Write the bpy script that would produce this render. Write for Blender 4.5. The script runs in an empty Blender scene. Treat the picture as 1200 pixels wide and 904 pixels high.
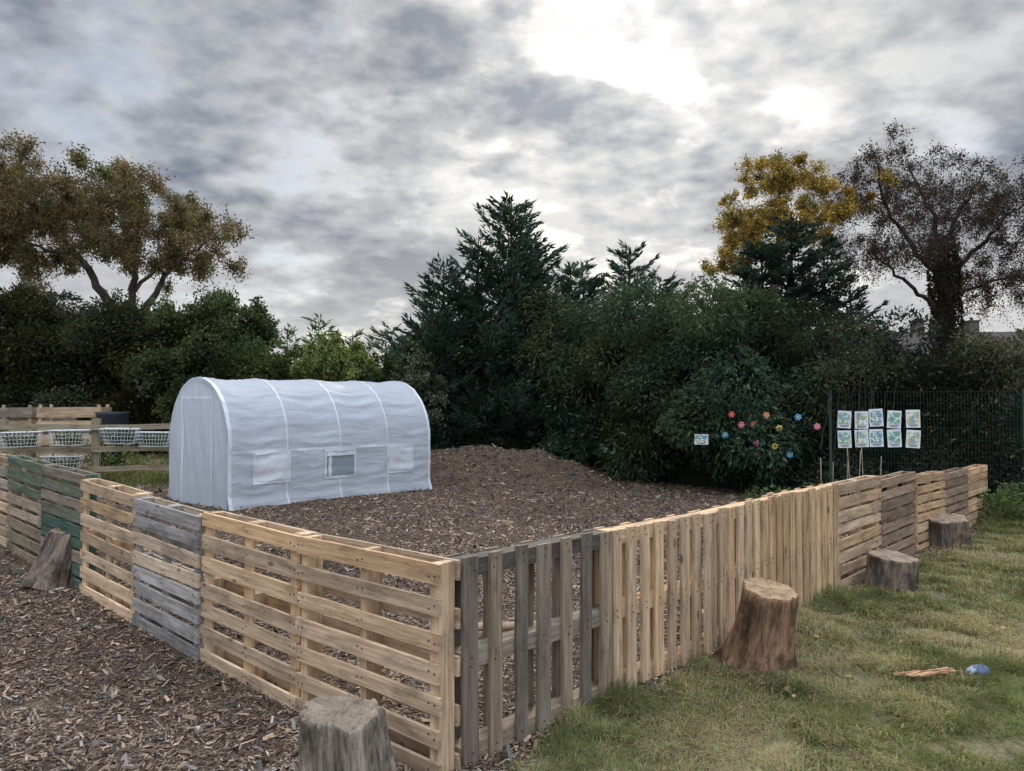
import bpy, math, random
import numpy as np
from mathutils import Vector, Matrix
rng=np.random.default_rng(7); random.seed(7)
F=903.0; HC=1.75; HY=470.0
scene=bpy.context.scene
scene.view_settings.view_transform='Standard'
try: scene.view_settings.look='None'
except: pass
scene.view_settings.exposure=0

# ---------------------------------------------------------------- helpers
def P(px,py,D): return np.array([(px-600)/F*D, D, HC-(py-HY)/F*D])
def sst(a,b,x):
    t=np.clip((np.asarray(x,float)-a)/(b-a),0,1); return t*t*(3-2*t)
_tab=np.random.default_rng(3).random((256,256))
def vn(x,y,seed=0):
    x=np.asarray(x,float)+seed*17.31; y=np.asarray(y,float)+seed*9.77
    ix=np.floor(x).astype(int); iy=np.floor(y).astype(int)
    fx=x-ix; fy=y-iy; fx=fx*fx*(3-2*fx); fy=fy*fy*(3-2*fy)
    a=_tab[ix%256,iy%256]; b=_tab[(ix+1)%256,iy%256]; c=_tab[ix%256,(iy+1)%256]; d=_tab[(ix+1)%256,(iy+1)%256]
    return (a*(1-fx)+b*fx)*(1-fy)+(c*(1-fx)+d*fx)*fy
def fbm(x,y,o=4,seed=0):
    s=0;a=1;t=0
    for i in range(o):
        s=s+a*vn(x*2**i,y*2**i,seed+i); t+=a; a*=.5
    return s/t
def unit(a):
    return a/np.maximum(np.linalg.norm(a,axis=-1,keepdims=True),1e-9)
LD=np.array([-.730,.683,0]); RD=np.array([.683,.730,0])   # fence directions
P0=np.array([-.24,3.66,0])
RN=np.array([.730,-.683,0])   # outward normal of right run
def H(x,y):
    x=np.asarray(x,float); y=np.asarray(y,float)
    z=.15*sst(3.8,10,y)*sst(2,-2.5,x)
    z=z+.60*np.exp(-(((x+.75)/1.35)**2+((y-16.8)/1.3)**2)) + .40*np.exp(-(((x-.9)/1.2)**2+((y-16.6)/1.0)**2))+.25*np.exp(-(((x+2.4)/1.0)**2+((y-17)/1.2)**2))
    m=np.exp(-(((x)/2.6)**2+((y-16.6)/1.8)**2))
    z=z+m*.28*(fbm(x*2.4,y*2.4,4,5)-.5)
    near=sst(60,25,np.hypot(x,y))
    z=z+near*(.05*(fbm(x*.9,y*.9,3,1)-.5)+.02*(fbm(x*5,y*5,3,2)-.5))
    return z
def grassmask(x,y):
    x=np.asarray(x,float); y=np.asarray(y,float)
    dr=(x-P0[0])*RN[0]+(y-P0[1])*RN[1]
    n=(fbm(x*1.7,y*1.7,4,11)-.5)
    s=(x-P0[0])*RD[0]+(y-P0[1])*RD[1]
    m=sst(-.05,.22,dr+n*.5-.02)*sst(-.25,.25,x-.02+n*.9)
    m=np.maximum(m,sst(14.2,15.2,y+n*1.5)*sst(-4.6,-5.6,x+n))
    m=np.maximum(m,sst(19.5,21,y))
    m=np.maximum(m,sst(10.6,12.,s)*sst(-1.8,-.6,dr+n))
    m=np.maximum(m,sst(.16,.06,np.hypot(x+2.72,(y-4.5))+n*.1)*.7)
    return m

def build(name,V,Q,mats,cols=None,bc=None,midx=None,smooth=False,parent=None):
    V=np.asarray(V,np.float32); Q=np.asarray(Q,np.int32)
    me=bpy.data.meshes.new(name); n=len(Q); k=Q.shape[1]
    me.vertices.add(len(V)); me.vertices.foreach_set('co',V.ravel())
    me.loops.add(n*k); me.loops.foreach_set('vertex_index',Q.ravel())
    me.polygons.add(n); me.polygons.foreach_set('loop_start',np.arange(0,n*k,k,dtype=np.int32))
    try: me.polygons.foreach_set('loop_total',np.full(n,k,dtype=np.int32))
    except Exception: pass
    if midx is not None: me.polygons.foreach_set('material_index',np.asarray(midx,np.int32))
    me.polygons.foreach_set('use_smooth',np.full(n,smooth,dtype=bool))
    me.update(calc_edges=True)
    if cols is not None:
        a=me.color_attributes.new('col','FLOAT_COLOR','POINT')
        c=np.ones((len(V),4),np.float32); c[:,:3]=cols; a.data.foreach_set('color',c.ravel())
    if bc is not None:
        a=me.attributes.new('bc','FLOAT_VECTOR','POINT'); a.data.foreach_set('vector',np.asarray(bc,np.float32).ravel())
    for m in (mats if isinstance(mats,(list,tuple)) else [mats]): me.materials.append(m)
    ob=bpy.data.objects.new(name,me); bpy.context.collection.objects.link(ob)
    if parent: ob.parent=parent
    return ob
def empty(name,loc=(0,0,0)):
    e=bpy.data.objects.new(name,None); e.empty_display_size=.2; bpy.context.collection.objects.link(e); return e

class Acc:
    def __init__(s): s.V=[];s.Q=[];s.C=[];s.B=[];s.M=[];s.n=0
    def add(s,V,Q,C,B=None,m=0):
        V=np.asarray(V,float).reshape(-1,3); Q=np.asarray(Q,int)
        C=np.broadcast_to(np.asarray(C,float),(len(V),3))
        s.V.append(V);s.Q.append(Q+s.n);s.C.append(C)
        s.B.append(V if B is None else B); s.M.append(np.full(len(Q),m)); s.n+=len(V)
    def make(s,name,mats,smooth=False,parent=None):
        return build(name,np.concatenate(s.V),np.concatenate(s.Q),mats,np.concatenate(s.C),np.concatenate(s.B),np.concatenate(s.M),smooth,parent)
    def leaves(s,p,d,L,W,C,m=0):
        N=len(p)
        if N==0: return
        d=unit(d); r=rng.normal(size=(N,3)); sd=unit(np.cross(d,r))
        L=np.broadcast_to(L,(N,))[:,None]; W=np.broadcast_to(W,(N,))[:,None]
        V=np.stack([p,p+d*L*.45+sd*W*.5,p+d*L,p+d*L*.45-sd*W*.5],1).reshape(-1,3)
        Q=np.arange(N*4).reshape(N,4)
        s.add(V,Q,np.repeat(C,4,0),None,m)
    def tube(s,pts,rad,col=(.1,.08,.06),sides=6,m=0,cap=True):
        pts=np.asarray(pts,float); n=len(pts); rad=np.broadcast_to(rad,(n,))
        t=unit(np.gradient(pts,axis=0)); ref=np.array([0.13,.2,.97]) if abs(t[0][2])<.9 else np.array([1.,.1,0])
        a=unit(np.cross(t,ref)); b=np.cross(t,a)
        th=np.arange(sides)/sides*2*math.pi
        V=pts[:,None,:]+rad[:,None,None]*(a[:,None,:]*np.cos(th)[None,:,None]+b[:,None,:]*np.sin(th)[None,:,None])
        Q=[]
        for i in range(n-1):
            for j in range(sides):
                k=(j+1)%sides; Q.append((i*sides+j,i*sides+k,(i+1)*sides+k,(i+1)*sides+j))
        s.add(V.reshape(-1,3),Q,col,None,m)
    def box(s,c,ax,size,col,m=0,seg=1,jit=0.,r=None):
        c=np.asarray(c,float); ax=np.asarray(ax,float); l,w,t=size
        V=[];B=[]; off=rng.random(3)*20 if r is None else r
        for i in range(seg+1):
            u=(i/seg-.5)*l
            jj=rng.normal(size=2)*jit
            for (a,b) in ((-1,-1),(1,-1),(1,1),(-1,1)):
                e=rng.normal(size=2)*jit*.35
                V.append(c+ax[0]*u+ax[1]*(a*w/2+jj[0]+e[0])+ax[2]*(b*t/2+jj[1]*.5+e[1]))
                B.append(np.array([u,a*w/2,b*t/2])+off)
        Q=[(0,1,2,3),(seg*4+3,seg*4+2,seg*4+1,seg*4)]
        for i in range(seg):
            o=i*4
            for j in range(4):
                k=(j+1)%4; Q.append((o+j,o+4+j,o+4+k,o+k))
        s.add(V,Q,col,np.array(B),m)

def nd(nt,t,**kw):
    n=nt.nodes.new(t)
    for k,v in kw.items(): setattr(n,k,v)
    return n
def newmat(name):
    m=bpy.data.materials.new(name); m.use_nodes=True; nt=m.node_tree; nt.nodes.clear()
    o=nd(nt,'ShaderNodeOutputMaterial'); return m,nt,o
def mixc(nt,fac,a,b,bt='MIX'):
    n=nd(nt,'ShaderNodeMix',data_type='RGBA',blend_type=bt)
    for i,v in ((0,fac),(6,a),(7,b)):
        if hasattr(v,'links'): nt.links.new(v,n.inputs[i])
        elif i==0: n.inputs[0].default_value=v
        else: n.inputs[i].default_value=(*v,1)
    return n.outputs[2]
def math_(nt,op,a,b=0.,c=None,clamp=False):
    n=nd(nt,'ShaderNodeMath',operation=op,use_clamp=clamp)
    for i,v in enumerate((a,b) if c is None else (a,b,c)):
        if hasattr(v,'links'): nt.links.new(v,n.inputs[i])
        else: n.inputs[i].default_value=v
    return n.outputs[0]
def ramp(nt,f,a,b,va=0.,vb=1.):
    n=nd(nt,'ShaderNodeMapRange'); n.clamp=True
    nt.links.new(f,n.inputs[0])
    for i,v in enumerate((a,b,va,vb)): n.inputs[i+1].default_value=v
    return n.outputs[0]
def noise(nt,vec,scale,detail=4,rough=.55,vscale=None):
    if vscale is not None:
        mp=nd(nt,'ShaderNodeMapping'); mp.inputs['Scale'].default_value=vscale
        nt.links.new(vec,mp.inputs[0]); vec=mp.outputs[0]
    n=nd(nt,'ShaderNodeTexNoise'); n.inputs['Scale'].default_value=scale; n.inputs['Detail'].default_value=detail; n.inputs['Roughness'].default_value=rough
    nt.links.new(vec,n.inputs['Vector']); return n.outputs[0]
def bump(nt,h,strength,dist):
    b=nd(nt,'ShaderNodeBump'); b.inputs['Strength'].default_value=strength; b.inputs['Distance'].default_value=dist
    nt.links.new(h,b.inputs['Height']); return b.outputs[0]
def princ(nt,o,col,rough=.7,normal=None,spec=.3):
    p=nd(nt,'ShaderNodeBsdfPrincipled')
    if hasattr(col,'links'): nt.links.new(col,p.inputs['Base Color'])
    else: p.inputs['Base Color'].default_value=(*col,1)
    if hasattr(rough,'links'): nt.links.new(rough,p.inputs['Roughness'])
    else: p.inputs['Roughness'].default_value=rough
    p.inputs['Specular IOR Level'].default_value=spec
    if normal is not None: nt.links.new(normal,p.inputs['Normal'])
    if o: nt.links.new(p.outputs[0],o.inputs[0])
    return p
def attr(nt,name):
    a=nd(nt,'ShaderNodeAttribute'); a.attribute_name=name; return a
def simple(name,col,rough=.6,var=.25,sc=8,spec=.3,metal=0):
    m,nt,o=newmat(name); g=nd(nt,'ShaderNodeTexCoord').outputs['Object']
    f=noise(nt,g,sc,5)
    c=mixc(nt,f,tuple(x*(1-var) for x in col),tuple(min(1,x*(1+var)) for x in col))
    p=princ(nt,o,c,rough,None,spec); p.inputs['Metallic'].default_value=metal
    return m
def leafmat(name,tr=.3):
    m,nt,o=newmat(name); a=attr(nt,'col').outputs[0]
    p=nd(nt,'ShaderNodeBsdfDiffuse'); nt.links.new(a,p.inputs[0]); t=nd(nt,'ShaderNodeBsdfTranslucent')
    nt.links.new(mixc(nt,1.,a,(1.1,1.15,.7),'MULTIPLY'),t.inputs[0])
    mx=nd(nt,'ShaderNodeMixShader'); mx.inputs[0].default_value=tr
    nt.links.new(p.outputs[0],mx.inputs[1]); nt.links.new(t.outputs[0],mx.inputs[2]); nt.links.new(mx.outputs[0],o.inputs[0])
    return m
M_leaf=leafmat('foliage',.33); M_grass=leafmat('grass_blades',.35)
def chipmat():
    m,nt,o=newmat('wood_chip'); a=attr(nt,'col').outputs[0]
    p=nd(nt,'ShaderNodeBsdfDiffuse'); nt.links.new(a,p.inputs[0]); nt.links.new(p.outputs[0],o.inputs[0]); return m
M_chip=chipmat()
def barkmat(name='tree_bark'):
    m,nt,o=newmat(name); a=attr(nt,'col').outputs[0]; g=nd(nt,'ShaderNodeTexCoord').outputs['Object']
    f=noise(nt,g,6,6,.65,(1,1,.3)); c=mixc(nt,ramp(nt,f,.35,.7),(.45,.45,.45),(1.3,1.25,1.2)); c=mixc(nt,1.,a,c,'MULTIPLY')
    princ(nt,o,c,.9,bump(nt,f,.6,.03),.1); return m
M_bark=barkmat()
def woodmat():
    m,nt,o=newmat('pallet_wood'); a=attr(nt,'col').outputs[0]; b=attr(nt,'bc').outputs['Vector']
    g1=noise(nt,b,9,6,.65,(.22,3.2,3.2)); g2=noise(nt,b,70,3,.6,(.05,1,1)); st=noise(nt,b,3.6,6,.72,(.7,1.6,1.6))
    c=mixc(nt,ramp(nt,g1,.30,.68),(.62,.56,.50),(1.22,1.21,1.19))
    c=mixc(nt,ramp(nt,g2,.34,.58),mixc(nt,.45,c,(.40,.34,.29)),c)
    c=mixc(nt,1.,a,c,'MULTIPLY')
    lum=mixc(nt,ramp(nt,st,.50,.64,0,.68),c,mixc(nt,1.,c,(.44,.46,.50),'MULTIPLY'))
    v=nd(nt,'ShaderNodeTexVoronoi'); mp=nd(nt,'ShaderNodeMapping'); mp.inputs['Scale'].default_value=(3.0,7,7)
    nt.links.new(b,mp.inputs[0]); nt.links.new(mp.outputs[0],v.inputs['Vector']); v.inputs['Scale'].default_value=1.0
    k=ramp(nt,v.outputs['Distance'],.07,.13,.75,0)
    lum=mixc(nt,k,lum,(.09,.05,.03))
    h=math_(nt,'ADD',g1,math_(nt,'MULTIPLY',g2,.5))
    princ(nt,o,lum,.85,bump(nt,h,.6,.005),.15); return m
M_wood=woodmat()
M_nail=simple('nail',(.05,.045,.04),.5)
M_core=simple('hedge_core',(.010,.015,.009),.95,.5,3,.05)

# ---------------------------------------------------------------- world
SAZ=math.radians(8.8); SEL=math.radians(27)
sv=Vector((math.sin(SAZ)*math.cos(SEL),math.cos(SAZ)*math.cos(SEL),math.sin(SEL)))
w=bpy.data.worlds.new("World"); scene.world=w; w.use_nodes=True; nt=w.node_tree; nt.nodes.clear()
out=nd(nt,'ShaderNodeOutputWorld'); bg=nd(nt,'ShaderNodeBackground'); bg.inputs[1].default_value=.1
sky=nd(nt,'ShaderNodeTexSky'); sky.sky_type='NISHITA'; sky.sun_disc=False; sky.sun_elevation=SEL; sky.sun_rotation=SAZ
tc=nd(nt,'ShaderNodeTexCoord').outputs['Generated']
sp=nd(nt,'ShaderNodeSeparateXYZ'); nt.links.new(tc,sp.inputs[0])
zz=math_(nt,'ADD',math_(nt,'MAXIMUM',sp.outputs[2],0.0),.26)
cb=nd(nt,'ShaderNodeCombineXYZ')
nt.links.new(math_(nt,'DIVIDE',sp.outputs[0],zz),cb.inputs[0]); nt.links.new(math_(nt,'DIVIDE',sp.outputs[1],zz),cb.inputs[1])
cb.inputs[2].default_value=2.15
pv=cb.outputs[0]
big=noise(nt,pv,1.3,2,.5); mid=noise(nt,pv,3.8,5,.56); puff=noise(nt,pv,14.,3,.5)
ms=math_(nt,'ADD',math_(nt,'MULTIPLY',big,.36),math_(nt,'ADD',math_(nt,'MULTIPLY',mid,.42),math_(nt,'MULTIPLY',puff,.22)))
thick=ramp(nt,ms,.43,.60)
dp=nd(nt,'ShaderNodeVectorMath',operation='DOT_PRODUCT'); nt.links.new(tc,dp.inputs[0]); dp.inputs[1].default_value=sv
dmax=math_(nt,'MAXIMUM',dp.outputs['Value'],0)
glow=math_(nt,'POWER',dmax,45.); glow2=math_(nt,'POWER',dmax,8.)
cold=mixc(nt,thick,(.66,.70,.77),(.215,.26,.34)); warm=mixc(nt,thick,(.86,.84,.80),(.32,.335,.365))
ccol=mixc(nt,glow2,cold,warm)
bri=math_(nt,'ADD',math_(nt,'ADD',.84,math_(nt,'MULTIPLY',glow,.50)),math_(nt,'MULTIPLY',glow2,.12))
zen=ramp(nt,sp.outputs[2],.52,.92,0,4.2); back=ramp(nt,sp.outputs[1],.15,-.7,0,2.0)  # extra sky brightness overhead and behind camera, added out of view as fill light
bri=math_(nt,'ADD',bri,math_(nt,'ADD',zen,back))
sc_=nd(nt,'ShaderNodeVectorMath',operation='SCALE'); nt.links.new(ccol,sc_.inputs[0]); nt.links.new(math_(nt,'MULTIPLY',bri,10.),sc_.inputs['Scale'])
hz=ramp(nt,sp.outputs[2],0,.26,.8,0)
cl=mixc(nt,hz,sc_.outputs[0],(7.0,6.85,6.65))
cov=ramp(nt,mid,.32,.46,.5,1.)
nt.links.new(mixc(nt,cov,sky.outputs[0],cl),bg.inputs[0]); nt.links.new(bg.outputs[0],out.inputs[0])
try:
    w.cycles.sampling_method='MANUAL'; w.cycles.sample_map_resolution=256
except Exception: pass
sd=bpy.data.lights.new('sun','SUN'); sd.energy=2.2; sd.angle=math.radians(11); sd.color=(1,.92,.80)
so=bpy.data.objects.new('sun',sd); bpy.context.collection.objects.link(so); so.rotation_euler=(-sv).to_track_quat('-Z','Y').to_euler(); so.location=(0,30,40)

# ---------------------------------------------------------------- ground
def axis(a,b,st,far):
    core=np.arange(a,b+1e-6,st); o=[];v=st
    x=b
    while x<far: v*=1.35; x+=v; o.append(x)
    p=[];v=st;x=a
    while x>-far: v*=1.35; x-=v; p.append(x)
    return np.concatenate([p[::-1],core,o])
gx=axis(-12,12,.09,1800); gy=axis(1.5,20,.09,1800)
X,Y=np.meshgrid(gx,gy); Z=H(X,Y)
V=np.stack([X,Y,Z],-1).reshape(-1,3); nx=len(gx); ny=len(gy)
i,j=np.meshgrid(np.arange(nx-1),np.arange(ny-1)); a0=(j*nx+i).ravel()
Q=np.stack([a0,a0+1,a0+nx+1,a0+nx],1)
g=grassmask(V[:,0],V[:,1]); gc=np.stack([g,g*0,g*0],1)
m,nt,o=newmat('ground_surface'); ob=nd(nt,'ShaderNodeTexCoord').outputs['Object']
gm=attr(nt,'col').outputs[0]; s3=nd(nt,'ShaderNodeSeparateColor'); nt.links.new(gm,s3.inputs[0])
n1=noise(nt,ob,28,6,.7); n2=noise(nt,ob,2.2,5,.6); 
vor=nd(nt,'ShaderNodeTexVoronoi'); vor.inputs['Scale'].default_value=38; nt.links.new(ob,vor.inputs['Vector'])
bc=mixc(nt,ramp(nt,n1,.35,.7),(.055,.038,.028),(.20,.148,.108)); bc=mixc(nt,ramp(nt,vor.outputs['Distance'],.2,.7,0,.5),bc,(.045,.032,.024))
bc=mixc(nt,1.,bc,mixc(nt,ramp(nt,n2,.3,.7),(.75,.75,.75),(1.25,1.2,1.15)),'MULTIPLY')
gcx=mixc(nt,ramp(nt,n1,.35,.65),(.08,.078,.042),(.20,.18,.10)); gcx=mixc(nt,ramp(nt,n2,.45,.75,0,.7),gcx,(.22,.18,.11))
c=mixc(nt,s3.outputs[0],bc,gcx)
princ(nt,o,c,.95,bump(nt,math_(nt,'ADD',n1,vor.outputs['Distance']),.9,.03),.1)
build('ground',V,Q,m,gc,None,None,True)

# wood chips
def chips(n,rad):
    th=rng.uniform(-.72,.66,n); r=rad
    x=r*np.sin(th); y=r*np.cos(th)
    k=grassmask(x,y)<rng.uniform(0.2,.8,n); return x[k],y[k],r[k]
A=Acc()
for (n,r0,r1) in ((190000,2.6,9),(110000,9,19.5)):
    rad=rng.uniform(r0,r1,n); x,y,r=chips(n,rad); N=len(x)
    p=np.stack([x,y,H(x,y)+rng.uniform(0,.014,N)],1)
    d=rng.normal(size=(N,3)); d[:,2]*=.3; d=unit(d)
    fs=1+np.maximum(r-6,0)*.08
    L=(rng.gamma(3,.0078,N)+.006)*fs; W=L*rng.uniform(.14,.42,N)
    t=rng.random(N)**2.2; pal=np.stack([.10+.33*t,.070+.24*t,.050+.165*t],1)*rng.uniform(.65,1.25,(N,1))
    big_=fbm(x*.8,y*.8,3,31)[:,None]; pal=pal*(.6+.85*big_)*(1-.18*sst(9,15,r))[:,None]
    gr=rng.random(N)<.25; pal[gr]=pal[gr].mean(1,keepdims=True)*np.array([1.12,1.04,.95])
    s=unit(np.cross(d,np.array([0,0,1.])+rng.normal(size=(N,3))*.35))
    L=L[:,None];W=W[:,None]
    V=np.stack([p-s*W*.5,p+d*L-s*W*.25,p+d*L*rng.uniform(.7,1.1,(N,1))+s*W*.4,p+s*W*.45],1).reshape(-1,3)
    A.add(V,np.arange(N*4).reshape(N,4),np.repeat(pal,4,0))
A.make('wood_chip_mulch',M_chip)

# grass
def grass_blades(A,x,y,hgt,wid,strawp=.3):
    N=len(x); z=H(x,y)-.004
    az=rng.uniform(0,2*math.pi,N); lean=rng.uniform(.15,1.4,N)
    flow=fbm(x*1.1,y*1.1,3,77)*12; az=np.where(rng.random(N)<.5,flow+rng.normal(size=N)*.5,az)
    dx=np.cos(az)*lean;dy=np.sin(az)*lean
    sx=-np.sin(az);sy=np.cos(az); hh=hgt
    b=np.stack([x,y,z],1); s=np.stack([sx,sy,sx*0],1)*wid[:,None]*.5
    mpt=b+np.stack([dx*hh*.35,dy*hh*.35,hh*.6],1); t=b+np.stack([dx*hh*1.05,dy*hh*1.05,hh*(1.05-.42*lean)],1)
    V=np.stack([b-s,b+s,mpt+s*.8,mpt-s*.8,t+s*.12,t-s*.12],1).reshape(-1,3)
    o=np.arange(N)[:,None]*6; Q=np.concatenate([o+np.array([[0,1,2,3]]),o+np.array([[3,2,4,5]])])
    pn=fbm(x*1.1,y*1.1,4,41); pn2=fbm(x*5,y*5,3,44)
    st=rng.random(N)<(strawp+1.9*(pn-.5)+.9*(pn2-.5))
    g_=np.stack([rng.uniform(.13,.20,N),rng.uniform(.15,.21,N),rng.uniform(.055,.09,N)],1)*(.5+.9*pn2)[:,None]
    s_=np.stack([rng.uniform(.28,.46,N),rng.uniform(.245,.385,N),rng.uniform(.14,.22,N)],1)
    c=np.where(st[:,None],s_,g_)
    A.add(V,Q,np.repeat(c,6,0))
A=Acc()
n=430000; r=2.7*(15/2.7)**rng.random(n)**.9; th=rng.uniform(-.12,.66,n); x=r*np.sin(th); y=r*np.cos(th)
k=grassmask(x,y)*sst(.20,.40,fbm(x*2.6,y*2.6,4,88))>rng.uniform(.1,.8,n); x,y,r=x[k],y[k],r[k]
dr=(x-P0[0])*RN[0]+(y-P0[1])*RN[1]
tuft=sst(.48,.66,fbm(x*3.1,y*3.1,3,51))
hg=(.020+.055*tuft+rng.random(len(x))*.025)*(1+.9*np.exp(-(dr/.16)**2))*(1+np.maximum(r-8,0)*.05)
grass_blades(A,x,y,hg,rng.uniform(.0022,.0045,len(x))*(1+np.maximum(r-4,0)*.22),.46)
n=26000; x=rng.uniform(-15,-5,n); y=rng.uniform(14,21,n); k=grassmask(x,y)>.5; x=x[k];y=y[k]
grass_blades(A,x,y,rng.uniform(.08,.3,len(x)),np.full(len(x),.018),.15)
A.make('grass',M_grass)
A=Acc(); n=230; r=rng.uniform(3,12,n); th=rng.uniform(0,.64,n); x=r*np.sin(th);y=r*np.cos(th); k=grassmask(x,y)>.6;x=x[k];y=y[k];N=len(x)
d=rng.normal(size=(N,3));d[:,2]*=.2
A.leaves(np.stack([x,y,H(x,y)+.04],1),d,rng.uniform(.03,.07,N),rng.uniform(.02,.04,N),np.array([.34,.22,.11])*rng.uniform(.5,1.5,(N,1)))
A.make('fallen_leaves',M_leaf)

# ---------------------------------------------------------------- pallets
PAL={'light':[(.58,.42,.27),(.53,.40,.275),(.61,.46,.31),(.47,.36,.25),(.55,.38,.225)],
 'warm':[(.54,.375,.22),(.58,.42,.26),(.49,.355,.22)],
 'mixed':[(.50,.38,.25),(.38,.33,.27),(.45,.36,.26),(.31,.28,.24)],
 'grey':[(.33,.32,.315),(.38,.37,.36),(.29,.285,.28),(.52,.42,.31)],
 'dark':[(.19,.165,.14),(.26,.225,.185),(.13,.12,.105),(.33,.27,.20)],
 'green':[(.09,.16,.125),(.16,.18,.14),(.07,.13,.105),(.24,.21,.165)],
 'mossy':[(.22,.21,.155),(.33,.27,.20),(.13,.17,.125),(.28,.24,.17)],
 'brown':[(.29,.22,.16),(.24,.18,.135),(.36,.27,.19)]}
ZU=np.array([0,0,1.])
def pallet(name,org,u,nin,w,h,kind,pal,ns,parent,bw=.095,rear=5,miss=(),tilt=0.,blk=False):
    A=Acc(); T=.145; dt=.021; u=unit(np.asarray(u,float)+ZU*tilt); cols=PAL[pal]
    def col(): return np.array(cols[rng.integers(len(cols))])*rng.uniform(.74,1.13)
    j=.0016; G=.012
    def pt(a,z,d): return org+u*a+ZU*z+nin*d
    def rot(a,b,ang): return (a*math.cos(ang)+b*math.sin(ang), b*math.cos(ang)-a*math.sin(ang))
    w=w-G
    if kind=='H':
        for i in range(ns):
            if i in miss: continue
            z=bw/2+(h-bw)*i/(ns-1)+rng.normal()*.005
            a1,a2=rot(u,ZU,rng.normal()*.005)
            A.box(pt(w/2+rng.normal()*.006,z,dt/2),(a1,a2,nin),(w,bw*rng.uniform(.84,1.08),dt),col(),0,4,j)
            for a in (.045,w/2,w-.045):
                for e in (-.02,.02): A.box(pt(a+e,z+rng.normal()*.01,-.001),(u,ZU,nin),(.008,.008,.004),(.05,.04,.035),1)
        for a in (.05,w/2,w-.05):
            if blk:
                A.box(pt(a,h/2,dt+.011),(ZU,u,nin),(h-.01,.095,.02),col(),0,3,j)
                for z in (.06,h/2,h-.06): A.box(pt(a,z,dt+.021+(T-2*dt-.022)/2),(ZU,u,nin),(.12,.088,T-2*dt-.024),col(),0,1,j)
            else: A.box(pt(a,h/2,T/2),(ZU,u,nin),(h-.004,.06 if a!=w/2 else .05,T-2*dt-.003),col(),0,3,j)
        for i in range(rear):
            z=bw/2+(h-bw)*i/(rear-1)
            A.box(pt(w/2,z,T-dt/2),(u,ZU,nin),(w-.01,bw,dt),col(),0,4,j)
    else:
        for i in range(ns):
            if i in miss: continue
            a=bw/2+(w-bw)*i/(ns-1)+rng.normal()*.007
            a1,a2=rot(ZU,u,rng.normal()*.006)
            A.box(pt(a,h/2+rng.normal()*.009,dt/2),(a1,a2,nin),(h,bw*rng.uniform(.8,1.08),dt),col(),0,4,j)
            for z in (.045,h/2,h-.045):
                for e in (-.02,.02): A.box(pt(a+rng.normal()*.008,z+e,-.001),(u,ZU,nin),(.008,.008,.004),(.05,.04,.035),1)
        for z in (.055,h/2,h-.055): A.box(pt(w/2,z,T/2),(u,ZU,nin),(w-.006,.085,T-2*dt-.003),col(),0,4,j)
        for i in range(rear):
            a=bw/2+(w-bw)*i/(rear-1)
            A.box(pt(a,h/2,T-dt/2),(ZU,u,nin),(h-.01,bw,dt),col(),0,4,j)
    return A.make(name,[M_wood,M_nail],False,parent)
lf=empty('pallet_fence'); rf=empty('pallet_fence')
Lf0=P0-RD*.145
specL=[('light','H',1.0,7,False),('light','H',1.0,7,True),('grey','H',.98,8,True),('light','H',1.0,7,True),
       ('green','H',1.03,9,False),('mossy','H',1.03,8,False),('mixed','H',1.0,8,True)]
s=0.
for i,(pl,kd,h,ns,bk) in enumerate(specL):
    a=Lf0+LD*s; wd=[1.22,1.2,1.12,1.2,1.2,1.2,1.2][i]
    if i>=4: a=a+RD*.05+LD*.03
    z0=float(H(a[0],a[1])); z1=float(H(a[0]+LD[0]*wd,a[1]+LD[1]*wd))
    a=a+ZU*(z0-.01)+RD*rng.uniform(-.018,.018)
    pallet('pallet_%d'%(i+1),a,LD,RD,wd,h,kd,pl,ns,lf,.093 if pl!='grey' else .092,3 if i in(1,3) else 5,(),(z1-z0)/wd+rng.normal()*.004,bk); s+=wd
specR=[('dark','V',1.0,7,.098),('light','V',1.0,8,.092),('light','V',.99,9,.092),('warm','V',1.0,9,.1),('light','H',.98,8,.09),
       ('brown','H',.93,8,.09),('warm','H',.88,8,.085),('brown','H',.84,8,.085),('warm','H',.82,8,.085)]
s=0.02; RIN=-RN
for i,(pl,kd,h,ns,bw) in enumerate(specR):
    a=P0+RD*s; wd=1.2; z0=float(H(a[0],a[1])); z1=float(H(a[0]+RD[0]*wd,a[1]+RD[1]*wd))
    a=a+ZU*(z0-.012)+RIN*rng.uniform(0,.03)
    pallet('pallet_%d'%(i+1),a,RD,RIN,wd,h,kd,pl,ns,rf,bw,5,(),(z1-z0)/wd+rng.normal()*.005,i in(4,6)); s+=wd

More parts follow.
